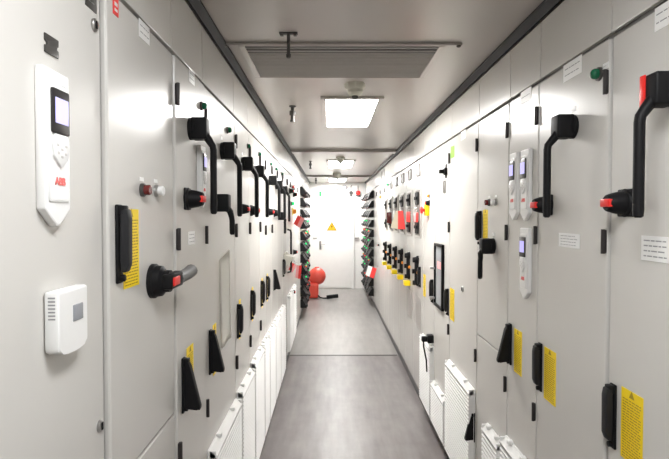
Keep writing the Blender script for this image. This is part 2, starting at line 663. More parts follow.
def grille(c, z0, z1, wfrac=0.93, off=0.0, proud=0.036):
    w = (c['u1'] - c['u0']) * wfrac / 2
    o_ = off if c['side'] == 'L' else -off
    mb = MB()
    mb.box(-w, w, -0.010, 0, z0, z1, 0.003)
    n = max(6, int((z1 - z0) / 0.022))
    p = (z1 - z0 - 0.03) / n
    for k in range(n):
        z = z0 + 0.015 + k * p
        mb.side_prism([(-0.008, z + p * 1.02), (-0.008, z), (-proud, z - 0.002), (-proud, z + p * 0.30)], -w + 0.010, w - 0.010)
    mb.box(-w + 0.002, -w + 0.012, -proud + 0.003, -0.006, z0 + 0.004, z1 - 0.004, 0.002)
    mb.box(w - 0.012, w - 0.002, -proud + 0.003, -0.006, z0 + 0.004, z1 - 0.004, 0.002)
    mb.side_prism([(-0.008, z1 - 0.003), (-0.012, z1 - 0.003), (-proud, z1 - 0.026), (-proud, z1 - 0.034), (-0.008, z1 - 0.030)], -w + 0.002, w - 0.002)
    g = mount('air_grille', mb.data('air_grille', WHITEG), c, (o_, c['y'], 0))
    cl = cached('gclip', lambda: MB().box(-0.012, 0.012, -0.022, 0, -0.006, 0.010, 0.002).data('clip', WHITEG))
    for dx in (-w * 0.5, w * 0.5):
        link('clip', cl, g, (dx, -0.004, z1 - 0.001))
    return g


# ---- left row
Lc = [
    cabinet('L', 0.40, 1.113, 'cream cabinet with a pointed white control panel above a white thermostat', raise_=-0.011, hinge=False),
    cabinet('L', 1.113, 1.58, 'left-hand grey cabinet with a big black pistol switch and yellow label beside its handle', split=1.0, hinge=False),
    cabinet('L', 1.58, 1.957, 'narrow left-hand cabinet with a red-marked rotary knob under its long black lever', raise_=0.005),
    cabinet('L', 1.957, 2.578, 'wide left-hand cabinet with a sheet of paper hanging on its door'),
    cabinet('L', 2.578, 3.02, 'first left-hand cabinet past the one with the hanging paper sheet'),
    cabinet('L', 3.02, 3.46, 'second left-hand cabinet past the one with the hanging paper sheet'),
    cabinet('L', 3.46, 3.75, 'narrowest left-hand cabinet, with a swing handle but no lever'),
    cabinet('L', 3.75, 4.16, 'left-hand cabinet just past the narrowest one, with a closed swing handle', hz=(1.97, 1.5)),
    cabinet('L', 4.16, 4.58, 'second left-hand cabinet past the narrowest one, its swing handle lifted open', hz=(1.97, 1.5)),
    cabinet('L', 4.58, 5.09, 'left-hand white cabinet with a long lever, just before the grey pouch', hz=(1.97,)),
    cabinet('L', 5.09, 5.60, 'left-hand cabinet behind the hanging grey pouch', hz=(1.97,)),
    cabinet('L', 5.60, 6.04, 'left-hand cabinet with a long black vertical pull bar', hz=(1.97,)),
    cabinet('L', 6.04, 6.65, 'left-hand cabinet with a yellow and orange knob', hz=(1.97,)),
    cabinet('L', 6.65, 7.30, 'left-hand cabinet behind the tilted red and pink tag', hz=(1.97,)),
    cabinet('L', 7.30, 8.00, 'last plain left-hand cabinet before the black drawer units', hz=(1.97,)),
]
# ---- right row
Rc = [
    cabinet('R', 0.75, 1.43, 'right-hand cabinet whose black lever has a red strip on its head', raise_=-0.006, hinge=False),
    cabinet('R', 1.43, 1.912, 'right-hand cabinet with a green lamp, black lever and yellow label low on the door'),
    cabinet('R', 1.912, 2.233, 'narrow right-hand cabinet carrying three pointed white control panels'),
    cabinet('R', 2.233, 2.70, 'right-hand cabinet with two small buttons above a short black crank switch', split=0.985),
    cabinet('R', 2.70, 3.33, 'right-hand cabinet with a green sticker on top and tall louvred grille at its foot'),
    cabinet('R', 3.33, 3.80, 'right-hand cabinet with a black-framed glass window and toggle lock'),
    cabinet('R', 3.80, 4.28, 'right-hand cabinet with a red emergency stop on a yellow plate', hinge=False),
    cabinet('R', 4.28, 4.77, 'right-hand breaker cabinet with a yellow label beside its lower black handle', hinge=False),
    cabinet('R', 4.77, 5.27, 'second right-hand breaker cabinet past the emergency stop', hinge=False),
    cabinet('R', 5.27, 5.76, 'right-hand breaker cabinet behind the red and cream tag', hinge=False),
    cabinet('R', 5.76, 6.29, 'fourth right-hand breaker cabinet past the emergency stop', hinge=False),
    cabinet('R', 6.29, 6.85, 'fifth right-hand breaker cabinet past the emergency stop', hinge=False),
    cabinet('R', 6.85, 7.40, 'last and farthest right-hand breaker cabinet in its row', hinge=False),
    cabinet('R', 7.40, 8.00, 'right-hand cabinet with two dark vent slots in its upper panel', hz=(1.97,)),
    cabinet('R', 8.00, 8.60, 'second-last plain right-hand cabinet before the black drawer units', hz=(1.97,)),
    cabinet('R', 8.60, 9.20, 'plain right-hand cabinet touching the first black drawer unit', hz=(1.97,)),
]
for c in Rc[:1]:
    for z in (1.97, 1.53, 0.87):
        pass

# near left cabinet
control_panel('L', 54.0, 71, 0.97)
lock('L', 99, 25)
lock('L', 104.5, 426)
cl, lo = loc_on('L', 57, 46)


def clip_mesh():
    mb = MB()
    mb.prism([(-0.022, 0.016), (0.022, 0.016), (0.022, 0.004), (0.015, 0.003), (0.015, -0.003), (0.022, -0.004), (0.022, -0.016), (-0.022, -0.016), (-0.022, -0.004), (-0.015, -0.003), (-0.015, 0.003), (-0.022, 0.004)], -0.003, 0, 0.0006)
    return mb.data('notched_plate', DARKSTEEL)


mount('notched_plate', clip_mesh(), cl, lo)
nameplate('L', 96, 2, 0.05, 0.03, 1, 'dark_plate', DARKSTEEL)
# second left
nameplate('L', 144, 32, 0.075, 0.045, 2)
c_, l_ = loc_on('L', 113, 4)
mount('red_sticker', MB().box(-0.014, 0.014, -0.0015, 0, -0.02, 0.02).box(-0.008, 0.008, -0.002, -0.001, -0.012, -0.006, mi=1).box(-0.008, 0.008, -0.002, -0.001, 0.0, 0.008, mi=1).data('red_sticker', [REDTAG, LABELW]), c_, (l_[0] + 0.012, l_[1], l_[2]))
button('L', 141.5, 190, REDDARK, DARKSTEEL)
button('L', 155.5, 191, WHITEP, STEEL)
swing_handle('L', 117.5, 244)
warning_label('L', 131, 248)
pistol('L', 152, 281)
# third left
nameplate('L', 190, 77, 0.07, 0.045, 2)
lamp('L', 199.5, 106, GREENL)
lever('L', 188.5, 129)
control_panel('L', 197.5, 146, 0.8)
knob('L', 185, 199)
nameplate('L', 190, 238, 0.08, 0.045, 3)
swing_handle('L', 181, 385, open_=0.36)
warning_label('L', 188.5, 374, 0.08, 0.19)
# fourth left
lamp('L', 227, 130, GREENL)
lever('L', 221.5, 151)
lever('L', 215, 203, length=0.13, out=0.07)
swing_handle('L', 209.5, 352, open_=0.32)
warning_label('L', 214.5, 349, 0.06, 0.205)
# rest of the left levers, knobs, handles
for px, py in ((242, 164), (254.5, 171.5), (269, 180.5), (275.5, 185)):
    lever('L', px, py)
for px, py in ((239.5, 209), (251, 210.5), (267, 212), (274, 213)):
    knob('L', px, py, 0.9)
for px, py in ((247.2, 146), (258.4, 154), (270.2, 164), (275.5, 169), (281.5, 174)):
    lamp('L', px, py, GREENL, 0.9)
for px, py, a in ((237.5, 321, 0), (250.8, 305, 0), (260.8, 293.5, 0), (266.2, 288, 0), (273.6, 280, 0.33)):
    swing_handle('L', px, py, open_=a)
for px, py in ((239.7, 319), (252.4, 304), (262.0, 293), (267.2, 287.5)):
    warning_label('L', px, py, 0.05, 0.205)
for c, z1 in zip(Lc[3:10], (0.70, 0.72, 0.74, 0.74, 0.74, 0.74, 0.74)):
    grille(c, 0.10, z1)
grille(Lc[11], 0.12, 0.74)
grille(Lc[12], 0.12, 0.74)
# far left bits
lever('L', 281, 190, length=0.30)
swing_handle('L', 282.8, 268)
c_, l_ = loc_on('L', 287.4, 251)
mount('pull_bar', MB().tube([(0, 0, 0.235), (0, -0.035, 0.225), (0, -0.04, 0.20), (0, -0.04, -0.20), (0, -0.035, -0.225), (0, 0, -0.235)], 0.011, 10).data('pull_bar', BLACK), c_, l_)
for px, py in ((289.3, 191), (293.2, 194.5), (293.4, 252), (291.0, 292)):
    knob('L', px, py, 0.9)
lamp('L', 292.0, 187, RED, 1.4)
lamp('L', 291.2, 203.5, LEDG, 1.6)
c_, l_ = loc_on('L', 292.6, 211.5)
k_ = mount('rotary_switch', MB().lathe([(0.05, 0), (0.05, 0.006), (0.045, 0.008)], seg=20).data('rotary_switch', YELLOW), c_, l_)
k_['label'] = 'yellow base plate with an orange knob'
link('knob', MB().lathe([(0.028, 0.008), (0.030, 0.02), (0.026, 0.045), (0.02, 0.05)], seg=18).data('knob', ORANGE), k_)
lever('L', 278.4, 216, length=0.16, out=0.06)

# near right
lever('R', 673, 90, red=True, out=0.080)
knob('R', 624.5, 203)
nameplate('R', 653, 249, 0.11, 0.06, 4)
nameplate('R', 662, 15, 0.07, 0.055, 2)
swing_handle('R', 612.0, 416)
warning_label('R', 629.5, 428)
for c in Rc[:1]:
    me = CACHE['hinge']
    # this door is hinged on the seam it shares with its neighbour
# second right
nameplate('R', 572.5, 69, 0.125, 0.055, 2)
lamp('R', 600, 74, GREENL, 1.2)
nameplate('R', 606, 66, 0.03, 0.018, 1)
lever('R', 573.5, 127, out=0.082)
knob('R', 549, 205)
nameplate('R', 569, 240.5, 0.145, 0.045, 4)
swing_handle('R', 541.0, 367)
warning_label('R', 550, 376)
# third right
nameplate('R', 526, 96, 0.11, 0.05, 1)
control_panel('R', 516.8, 153)
control_panel('R', 528.6, 149.5)
control_panel('R', 528.0, 228, 1.0)
swing_handle('R', 510.8, 344, open_=0.30)
warning_label('R', 518, 352, 0.085, 0.18)
grille(Rc[2], 0.10, 0.655)
# fourth right
button('R', 489.5, 202.5, REDDARK, BLACK)
button('R', 496, 202, WHITEP, STEEL)
swing_handle('R', 480.8, 228)
warning_label('R', 485.5, 225, 0.075, 0.15)
lever('R', 493.5, 246, length=0.155, out=0.062)
grille(Rc[3], 0.10, 0.60, 0.5, -0.09)
# fifth right
nameplate('R', 463.5, 135, 0.10, 0.05, 1)
swing_handle('R', 474.5, 427, open_=0.30, s=0.9)
grille(Rc[4], 0.10, 0.685)
lock('R', 463, 289, 1.3)
# window cabinet
nameplate('R', 447.5, 147, 0.0365, 0.02, 1)
c_, l_ = loc_on('R', 452.6, 152)
mount('green_sticker', MB().box(-0.045, 0.045, -0.0015, 0, -0.036, 0.036).data('green_sticker', GREENSTK), c_, l_)
c_, l_ = loc_on('R', 446.5, 171.5)
mount('toggle_lock', MB().box(-0.028, 0.028, -0.018, 0, -0.024, 0.024, 0.004).box(-0.012, 0.012, -0.05, -0.015, -0.014, 0.014, 0.004).box(-0.008, 0.008, -0.008, 0, -0.044, 0.05, 0.002).data('toggle_lock', BLACK), c_, l_)
c_, l_ = loc_on('R', 444.8, 187)


def outline(name, w, h, m, t=0.006, fill=None, d=0.008):
    mb = MB()
    mb.box(-w, w, -d, 0, h - t, h, 0.001).box(-w, w, -d, 0, -h, -h + t, 0.001).box(-w, -w + t, -d, 0, -h + t, h - t, 0.001).box(w - t, w, -d, 0, -h + t, h - t, 0.001)
    ms = [m]
    if fill:
        mb.box(-w + t * 0.5, w - t * 0.5, -0.002, 0, -h + t * 0.5, h - t * 0.5, mi=1)
        ms.append(fill)
    return mb.data(name, ms)


mount('label_holder', outline('label_holder', 0.026, 0.043, GREYBREAK, fill=LABELW), c_, l_)
c_, l_ = loc_on('R', 440.2, 276)


def window_frame():
    mb = MB()
    w, h, t = 0.135, 0.225, 0.022
    mb.box(-w, w, -0.020, 0, h - t, h, 0.004).box(-w, w, -0.020, 0, -h, -h + t, 0.004).box(-w, -w + t, -0.020, 0, -h, h, 0.004).box(w - t, w, -0.020, 0, -h, h, 0.004)
    return mb.data('viewing_window', BLACK)


vw = mount('viewing_window', window_frame(), c_, l_)
link('glass', MB().box(-0.115, 0.115, -0.008, -0.003, -0.205, 0.205).data('glass', WINDOWG), vw)
link('paper_label', MB().box(-0.05, 0.06, -0.0095, -0.008, -0.03, 0.02).data('paper_label', PINK), vw, (0, 0, 0.08))['label'] = 'pale red label behind the window'
for z in (0.045, -0.17):
    link('catch', cached('catch', lambda: MB().box(-0.012, 0.03, -0.05, -0.018, -0.008, 0.008, 0.003).data('catch', STEEL)), vw, (-0.128, 0, z))
swing_handle('R', 448.4, 302)
warning_label('R', 452.2, 304.5, 0.11, 0.2)
grille(Rc[5], 0.10, 0.40)
# emergency stop cabinet
nameplate('R', 428.5, 165, 0.16, 0.07, 0)
c_, l_ = loc_on('R', 428.5, 210)
e_ = mount('emergency_stop', MB().box(-0.04, 0.04, -0.030, 0, -0.045, 0.045, 0.006).data('emergency_stop', YELLOW), c_, l_)
e_['label'] = 'yellow base of the stop button'
link('button', MB().lathe([(0.013, 0.028), (0.013, 0.045), (0.028, 0.047), (0.029, 0.055), (0.022, 0.064), (0.008, 0.067)], seg=20).data('button', RED), e_)['label'] = 'red mushroom button'
lamp('R', 429.5, 196, ORANGE, 0.9)
knob('R', 429.5, 203, 0.6)
swing_handle('R', 433.0, 291)
grille(Rc[6], 0.10, 0.635)
c_, l_ = loc_on('R', 433.0, 338.5)


def plug_mesh():
    mb = MB()
    mb.box(-0.035, 0.035, -0.045, 0, -0.03, 0.03, 0.006)
    mb.box(-0.02, 0.02, -0.085, -0.04, -0.022, 0.016, 0.006)
    mb.tube([(0, -0.07, -0.02), (0, -0.07, -0.06), (0.004, -0.05, -0.16), (0, -0.045, -0.25)], 0.006, 8)
    return mb.data('plug_socket', BLACK)


mount('plug_socket', plug_mesh(), c_, l_)

# breaker cabinets
BRK = [(417.3, 213, 418.6, 4), (409.3, 212.5, 410.3, 3), (402.6, 212, 403.2, 2), (396.8, 211.5, 397.2, 1), (391.5, 211, 391.6, 0), (386.8, 213, 386.9, -1)]


def breaker_strip():
    mb = MB()
    mb.box(-0.155, 0.155, -0.008, 0, -0.215, 0.215, 0.002, mi=0)
    mb.box(-0.105, 0.105, -0.011, -0.004, -0.195, 0.195, 0.001, mi=1)
    return mb.data('breaker_strip', [GREYPLATE, GREYBREAK])


def breaker():
    mb = MB()
    mb.box(-0.075, 0.075, -0.022, -0.008, -0.055, 0.055, 0.004)
    for k in (-0.04, 0.0, 0.04):
        mb.box(k - 0.010, k + 0.010, -0.034, -0.020, -0.012, 0.016, 0.003)
    return mb.data('breaker', BLACK)


def switch_stack():
    mb = MB()
    mb.lathe([(0.036, 0), (0.036, 0.016), (0.026, 0.024), (0.022, 0.05)], (0, 0, 0.10), '-y', 16)
    mb.box(-0.018, 0.018, -0.034, 0, -0.11, 0.09, 0.004)
    mb.lathe([(0.030, 0), (0.030, 0.014), (0.022, 0.022), (0.020, 0.05)], (0, 0, -0.10), '-y', 16)
    mb.box(-0.012, 0.012, -0.055, -0.02, -0.02, 0.02, 0.004)
    return mb.data('switch_unit', BLACK)


for i, (px, py, lx, q) in enumerate(BRK):
    c, l = loc_on('R', px, py)
    l = (0.0, l[1], 1.63)
    s = mount('breaker_strip', cached('bstrip', breaker_strip), c, l)
    for z in (0.125, -0.125):
        link('breaker', cached('brk', breaker), s, (0, 0, z))
    mount('label_window', cached('lwin', lambda: outline('label_window', 0.075, 0.052, GREYBREAK, 0.008, LABELW)), c, (0.0, c['y'], 2.0))
    if q >= -1:
        k = mount('switch_unit', cached('swst', switch_stack), c, (0.0, c['y'], 1.12))
        link('orange_dot', cached('odot', lambda: MB().lathe([(0.015, 0), (0.015, 0.012), (0.01, 0.016)], seg=12).data('orange_dot', ORANGE)), k, (0.026, -0.002, -0.01))
        if i:
            link('yellow_tab', cached('ytab', lambda: MB().box(-0.05, 0.05, -0.058, -0.0, -0.024, 0.024, 0.006).data('yellow_tab', YELLOW)), k, (0.0, 0, -0.165))
    mount('grey_plate', cached('gplate', lambda: MB().box(-0.13, 0.13, -0.002, 0, -0.13, 0.13, 0.0008).data('grey_plate', GREYPLATE)), c, (0, c['y'], 0.76)) if i < 2 else None
swing_handle('R', 420.6, 277)
warning_label('R', 423.4, 284.5, 0.10, 0.18)
nameplate('R', 384.4, 205, 0.1, 0.04, 1)
lamp('R', 381.2, 197, ORANGE, 1.5)
lamp('R', 388.5, 184.5, LEDG, 1.2)
for px in (381.6, 384.0):
    c, l = loc_on('R', px, 175)
    mount('vent_slot', cached('vslot', lambda: MB().box(-0.085, 0.085, -0.004, 0, -0.075, 0.075, 0.0015).data('vent_slot', HINGEM)), c, (l[0], 0.004, 2.205))
for px, py in ((385.8, 250), (386.2, 262), (379.2, 245)):
    knob('R', px, py, 0.5)


# ---- black drawer units at the far end
def mcc(side, u0, u1, label, rows=11):
    x = -DL if side == 'L' else DR
    w = u1 - u0
    h = w / 2
    root = thing('drawer_unit', label, 'cabinet', (x, (u0 + u1) / 2, 0), PI / 2 if side == 'L' else -PI / 2, 'black fronted drawer units at the far end')
    link('carcass', MB().box(-h + 0.001, h - 0.001, 0.018, 0.44, 0.09, CEIL - 0.04).data('carcass', CARCASS), root)
    link('plinth', MB().box(-h + 0.001, h - 0.001, 0.012, 0.40, 0.0, 0.0885).data('plinth', PLINTH), root)
    link('upper_panel', MB().box(-h + 0.002, h - 0.002, 0.004, 0.0175, SEAM + 0.004, CEIL - 0.04, 0.002).data('upper_panel', PAINT), root)
    z0, z1 = 0.16, SEAM - 0.003
    link('kick_panel', MB().box(-h + 0.002, h - 0.002, 0.0, 0.0175, 0.093, z0 - 0.004, 0.002).data('kick_panel', PAINT), root)
    p = (z1 - z0) / rows

    def front():
        return MB().box(-h + 0.003, h - 0.003, 0, 0.0175, 0.003, p - 0.003, 0.002).data('drawer', PAINT)

    def block():
        mb = MB()
        mb.side_prism([(0, 0.016), (0, p - 0.030), (-0.035, p - 0.032), (-0.088, 0.058), (-0.098, 0.028), (-0.090, 0.016)], -h + 0.05, h - 0.06, 0.004)
        mb.box(-h + 0.08, -h + 0.17, -0.112, -0.06, 0.028, 0.060, 0.006)
        return mb.data('operating_block', BLACK)
    for k in range(rows):
        z = z0 + k * p
        d = link('drawer', cached(('mfront', round(w, 3), rows), front), root, (0, 0, z))
        link('operating_block', cached(('mblock', round(w, 3), rows), block), d)
        lg = cached('mled_g', lambda: MB().lathe([(0.016, 0), (0.016, 0.012), (0.011, 0.02)], seg=12).data('lamp', LEDG))
        lr = cached('mled_r', lambda: MB().lathe([(0.014, 0), (0.014, 0.012), (0.010, 0.02)], seg=12).data('lamp', LEDR))
        gx = -h + 0.03
        if 2 <= k <= 7 and (k * 7 + int(u0 * 10)) % 3 != 0:
            o = link('lamp', lg, d, (0.02 if side == 'L' else -0.03, -0.07, p - 0.055), (-0.6, 0, 0))
            o['label'] = 'lit green lamp'
        if k in (1, 3, 6) and (k * 5 + int(u0 * 10)) % 3 != 1:
            o = link('lamp', lr, d, (-0.05 if side == 'L' else 0.05, -0.072, p - 0.06), (-0.6, 0, 0))
            o['label'] = 'lit red lamp'
        link('red_strip', cached(('mstrip', round(w, 3)), lambda: MB().box(-h + 0.05, h - 0.06, -0.097, -0.087, 0.0, 0.012, 0.002).data('red_strip', REDDARK)), d, (0, 0, 0.008))


mcc('L', 8.00, 8.53, 'first black-fronted drawer unit past the plain left-hand cabinets')
mcc('L', 8.53, 9.06, 'middle one of the three left-hand black-fronted drawer units')
mcc('L', 9.06, 9.59, 'last left-hand black-fronted drawer unit, beside the red machine')
mcc('R', 9.20, 9.73, 'first black-fronted drawer unit past the plain right-hand cabinets')
mcc('R', 9.73, 10.26, 'second black-fronted drawer unit on the right-hand side')
mcc('R', 10.26, 10.79, 'third black-fronted drawer unit on the right-hand side')
mcc('R', 10.79, 11.32, 'last right-hand black-fronted drawer unit, nearest the end door')
cabinet('L', 9.59, 10.5, 'plain left-hand cabinet behind the red machine', hinge=False)
cabinet('L', 10.5, 11.48, 'plain left-hand cabinet touching the end wall', hinge=False)

# ------------------------------------------------------------------ thermostat on the near cabinet
u, v = on_wall('L', 66, 286, -0.01)
u2, v2 = on_wall('L', 66, 348, -0.01)
t = thing('thermostat', 'white wall thermostat with small grey display and rounded bottom edge', 'thermostat', (-DL - 0.0108, 0.93, v2), PI / 2)
tw, th = 0.054, v - v2


def thermo():
    mb = MB()
    arc = [(tw * math.cos(a), 0.012 + 0.012 * math.sin(a) * 1.0) for a in [PI + PI * k / 8 for k in range(9)]]
    mb.prism([(-tw, th), (tw, th)] + [(x, z) for x, z in reversed(arc)], -0.027, -0.002, 0.005)
    for k in range(7):
        mb.box(-tw - 0.0006, -tw + 0.004, -0.022, -0.010, th * 0.58 + k * 0.006, th * 0.58 + k * 0.006 + 0.0026, mi=1)
    return mb.data('housing', [WHITEP, INK])


link('housing', thermo(), t)
link('mounting_plate', MB().box(-tw + 0.006, tw - 0.006, -0.003, 0, 0.010, th - 0.006).data('mounting_plate', GREYPLATE), t)
link('display', MB().box(-0.004, 0.032, -0.0282, -0.026, th * 0.47, th * 0.73, 0.0008).data('display', mat('grey_lcd', (0.30, 0.31, 0.34), 0.15)), t)['label'] = 'grey display window'

# ------------------------------------------------------------------ loose things
u, v = on_wall('L', 225, 258, 0.012)
ua, va = on_wall('L', 221, 262, 0.012)
ub, vb = on_wall('L', 231, 254, 0.012)
_, vlow = on_wall('L', 226, 346, 0.012)


def paper():
    bm = bmesh.new()
    n, m = 6, 14
    W, H = (ub - ua), va - vlow
    g = [[bm.verts.new((ua + W * i / n, 0.004 * math.sin(i * 1.1) * (j / m) + 0.004 * (j / m) ** 2, v - H * j / m + (0.03 * i / n if j == 0 else 0))) for i in range(n + 1)] for j in range(m + 1)]
    for j in range(m):
        for i in range(n):
            bm.faces.new((g[j][i], g[j][i + 1], g[j + 1][i + 1], g[j + 1][i]))
    bmesh.ops.solidify(bm, geom=bm.faces[:], thickness=0.0012)
    for vv in bm.verts:
        vv.co = Vector((-DL + 0.006 + vv.co.y, vv.co.x, vv.co.z))
    bmesh.ops.recalc_face_normals(bm, faces=bm.faces)
    me = bpy.data.meshes.new('hanging_paper')
    bm.to_mesh(me)
    bm.free()
    me.materials.append(PAPER)
    for p in me.polygons:
        p.use_smooth = True
    return me


tag(link('hanging_paper', paper()), 'long white paper sheet hanging on the wide left-hand cabinet door', 'paper')


def tag_thing(side, px, py, w, W, H, tilt, ma, mb_, label, shape=0, turn=0.35):
    """card hanging out from the cabinet fronts, two coloured halves; w = gap to the front"""
    u, v = on_wall(side, px, py, w + W / 2)
    sg_ = 1 if side == 'L' else -1
    x = -DL + w + W / 2 if side == 'L' else DR - w - W / 2
    root = thing('lockout_tag', label, 'tag', (x, u, v), 0, 'hanging lockout tags')
    root.rotation_euler = (0, tilt, sg_ * turn)
    k = 1.0 if shape == 0 else 0.3
    link('card', MB().prism([(-W / 2 * k, H / 2), (0, H / 2), (0, -H / 2), (-W / 2, -H / 2 * 0.85)], -0.003, 0.003, 0.001).data('card', ma), root)
    link('card_back', MB().prism([(0.0004, H / 2), (W / 2 * (k + 1) / 2, H / 2), (W / 2, -H / 2), (0.0004, -H / 2)], -0.004, 0.004, 0.001).data('card_back', mb_), root)
    e = -sg_ * (W / 2 + w - 0.004)
    link('hook', MB().tube([(0, 0, H / 2 - 0.004), (0, 0.006, H / 2 + 0.02), (e * 0.5, 0.006, H / 2 + 0.035), (e, 0.004, H / 2 + 0.035)], 0.0035, 8).data('hook', STEEL), root)
    return root


tag_thing('R', 398.0, 220, 0.035, 0.15, 0.18, 0.0, CREAM, REDTAG, 'large two-tone red and cream tag hanging over the right-hand breaker strips', 1)
tag_thing('R', 408.3, 217, 0.065, 0.035, 0.09, 0.0, REDTAG, REDTAG, 'small red tag on the breaker strip right of the red and cream tag')
tag_thing('R', 416.0, 217.5, 0.065, 0.035, 0.075, 0.0, PINK, REDTAG, 'small crimson and pink tag on the breaker strip nearest the emergency stop')
tag_thing('R', 389.3, 218, 0.065, 0.06, 0.13, 0.0, REDDARK, REDDARK, 'dark red tag on the breaker strips left of the red and cream tag')
tag_thing('R', 371.0, 272, 0.04, 0.15, 0.17, 0.3, LABELW, REDTAG, 'red and white tag low beside the right-hand drawer units')
tag_thing('L', 299, 221.5, 0.02, 0.10, 0.13, 0.45, REDTAG, PINK, 'tilted red and pink tag sticking out from the left-hand cabinets')
tag_thing('L', 292.5, 267.5, 0.02, 0.06, 0.09, 0.5, REDTAG, PINK, 'low red tag under the grey pouch on the left-hand row')
tag_thing('L', 298.5, 272, 0.02, 0.07, 0.17, 0.1, PINK, REDTAG, 'low pink tag just before the left-hand drawer units')

u, v = on_wall('L', 288, 260, 0.03)
po = thing('document_pouch', 'grey pouch hanging low on the left-hand cabinets near the red tags', 'pouch', (-DL + 0.001, 5.38, v - 0.06), PI / 2)
link('pocket', MB().side_prism([(0, 0), (-0.03, 0.0), (-0.085, 0.08), (-0.10, 0.10), (0, 0.12)], -0.13, 0.13, 0.006).data('pocket', POUCH), po)
link('flap', MB().box(-0.125, 0.125, -0.02, 0, 0.105, 0.14, 0.004).data('flap', POUCH), po)

# ------------------------------------------------------------------ ceiling fittings
CX = (DR - DL) / 2 - 0.01


def light(y0, y1, label, lm=None):
    r = thing('ceiling_light', label, 'ceiling light', (CX, (y0 + y1) / 2, CEIL), 0, 'white ceiling light panels')
    h = (y1 - y0) / 2
    w = 0.165

    def fr():
        mb = MB()
        t = 0.035
        for a in (-1, 1):
            mb.box(a * (w + t / 2) - t / 2, a * (w + t / 2) + t / 2, -h - t, h + t, -0.016, 0, 0.003)
            mb.box(-w, w, a * (h + t / 2) - t / 2, a * (h + t / 2) + t / 2, -0.016, 0, 0.003)
        return mb.data('frame', CEILM)
    link('frame', cached(('lf', round(h, 3)), fr), r)
    link('diffuser', cached(('ld', round(h, 3), lm.name if lm else ''), lambda: MB().box(-w, w, -h, h, -0.009, -0.001).data('diffuser', lm or LAMP)), r)
    return r


light(0.0, 0.8, 'ceiling light overhead at the near end, before the vent', DIMLAMP)
light(3.3, 4.3, 'largest visible ceiling light, bright rectangle just past the vent')
light(6.95, 7.95, 'middle ceiling light between the two ceiling joints', FARLAMP)
light(10.15, 11.15, 'farthest ceiling light, in front of the end wall', FARLAMP)

x0, y0 = on_ceiling(238, 43)
x1, _ = on_ceiling(446, 43)
_, y1 = on_ceiling(345, 75)
ve = thing('ceiling_vent', 'wide grey ceiling vent grille ahead of the first light', 'vent', ((x0 + x1) / 2, (y0 + y1) / 2, CEIL))
vw_, vh = (x1 - x0) / 2, (y1 - y0) / 2


def vent_frame():
    mb = MB()
    t = 0.028
    mb.box(-vw_ - 0.07, vw_ + 0.07, -vh - 0.014, -vh, -0.012, 0, 0.003)
    mb.box(-vw_, vw_, vh, vh + t, -0.014, 0, 0.003)
    for a in (-1, 1):
        mb.box(a * (vw_ - t / 2) - t / 2, a * (vw_ - t / 2) + t / 2, -vh, vh, -0.014, 0, 0.003)
    return mb.data('frame', CEILM)


link('frame', vent_frame(), ve)


def vent_grid():
    mb = MB()
    mb.box(-vw_ + 0.028, vw_ - 0.028, -vh, vh, -0.004, 0, mi=0)
    n = 22
    for k in range(n):
        y = -vh + 2 * vh * (k + 0.5) / n
        mb.box(-vw_ + 0.028, vw_ - 0.028, y - 0.004, y + 0.005, -0.011, -0.004, mi=1)
    for q in (0.012, 0.05, 0.085):
        mb.box(-vw_ + 0.028, vw_ - 0.028, -vh + q, -vh + q + 0.014, -0.0125, -0.004, mi=0)
    return mb.data('louvres', [VENTDARK, VENTM])


link('louvres', vent_grid(), ve)
for a in (-1, 1):
    link('screw', cached('screw', lambda: MB().lathe([(0.010, 0), (0.010, 0.004), (0.006, 0.007)], (0, 0, 0), '-z', 12).data('screw', DARKSTEEL)), ve, (a * (vw_ + 0.055), -vh - 0.007, -0.012))


def hook(px, py, label, stout=False):
    x, y = on_ceiling(px, py)
    r = thing('ceiling_hook', label, 'hook', (x, y, CEIL), 0, 'dark metal hangers on the ceiling')
    if stout:
        link('bracket', cached('stoutb', lambda: MB().lathe([(0.024, 0), (0.024, 0.006), (0.018, 0.009)], (0, 0, 0), '-z', 14).data('bracket', DARKSTEEL)), r)
        link('rod', cached('stoutr', lambda: MB().lathe([(0.012, 0.006), (0.012, 0.03), (0.021, 0.034), (0.021, 0.062), (0.013, 0.066), (0.013, 0.092), (0.016, 0.094), (0.016, 0.108)], (0, 0, 0), '-z', 14).data('rod', DARKSTEEL)), r)
        return
    link('bracket', cached('hookb', lambda: MB().box(-0.038, 0.038, -0.012, 0.012, -0.006, 0, 0.002).box(-0.034, -0.020, -0.010, 0.010, -0.012, -0.005, 0.002).box(0.020, 0.034, -0.010, 0.010, -0.012, -0.005, 0.002).data('bracket', DARKSTEEL)), r)
    link('rod', cached('hookr', lambda: MB().lathe([(0.007, 0.004), (0.007, 0.085), (0.010, 0.086), (0.010, 0.098), (0.006, 0.102)], (0, 0, 0), '-z', 12).data('rod', DARKSTEEL)), r)


hook(288.5, 33, 'dark T-shaped ceiling hanger in front of the vent')
hook(292.5, 106, 'dark ceiling hanger beside the largest light', True)
hook(310.5, 161, 'dark ceiling hanger beside the middle light', True)
hook(316, 178, 'dark ceiling hanger nearest the end wall', True)


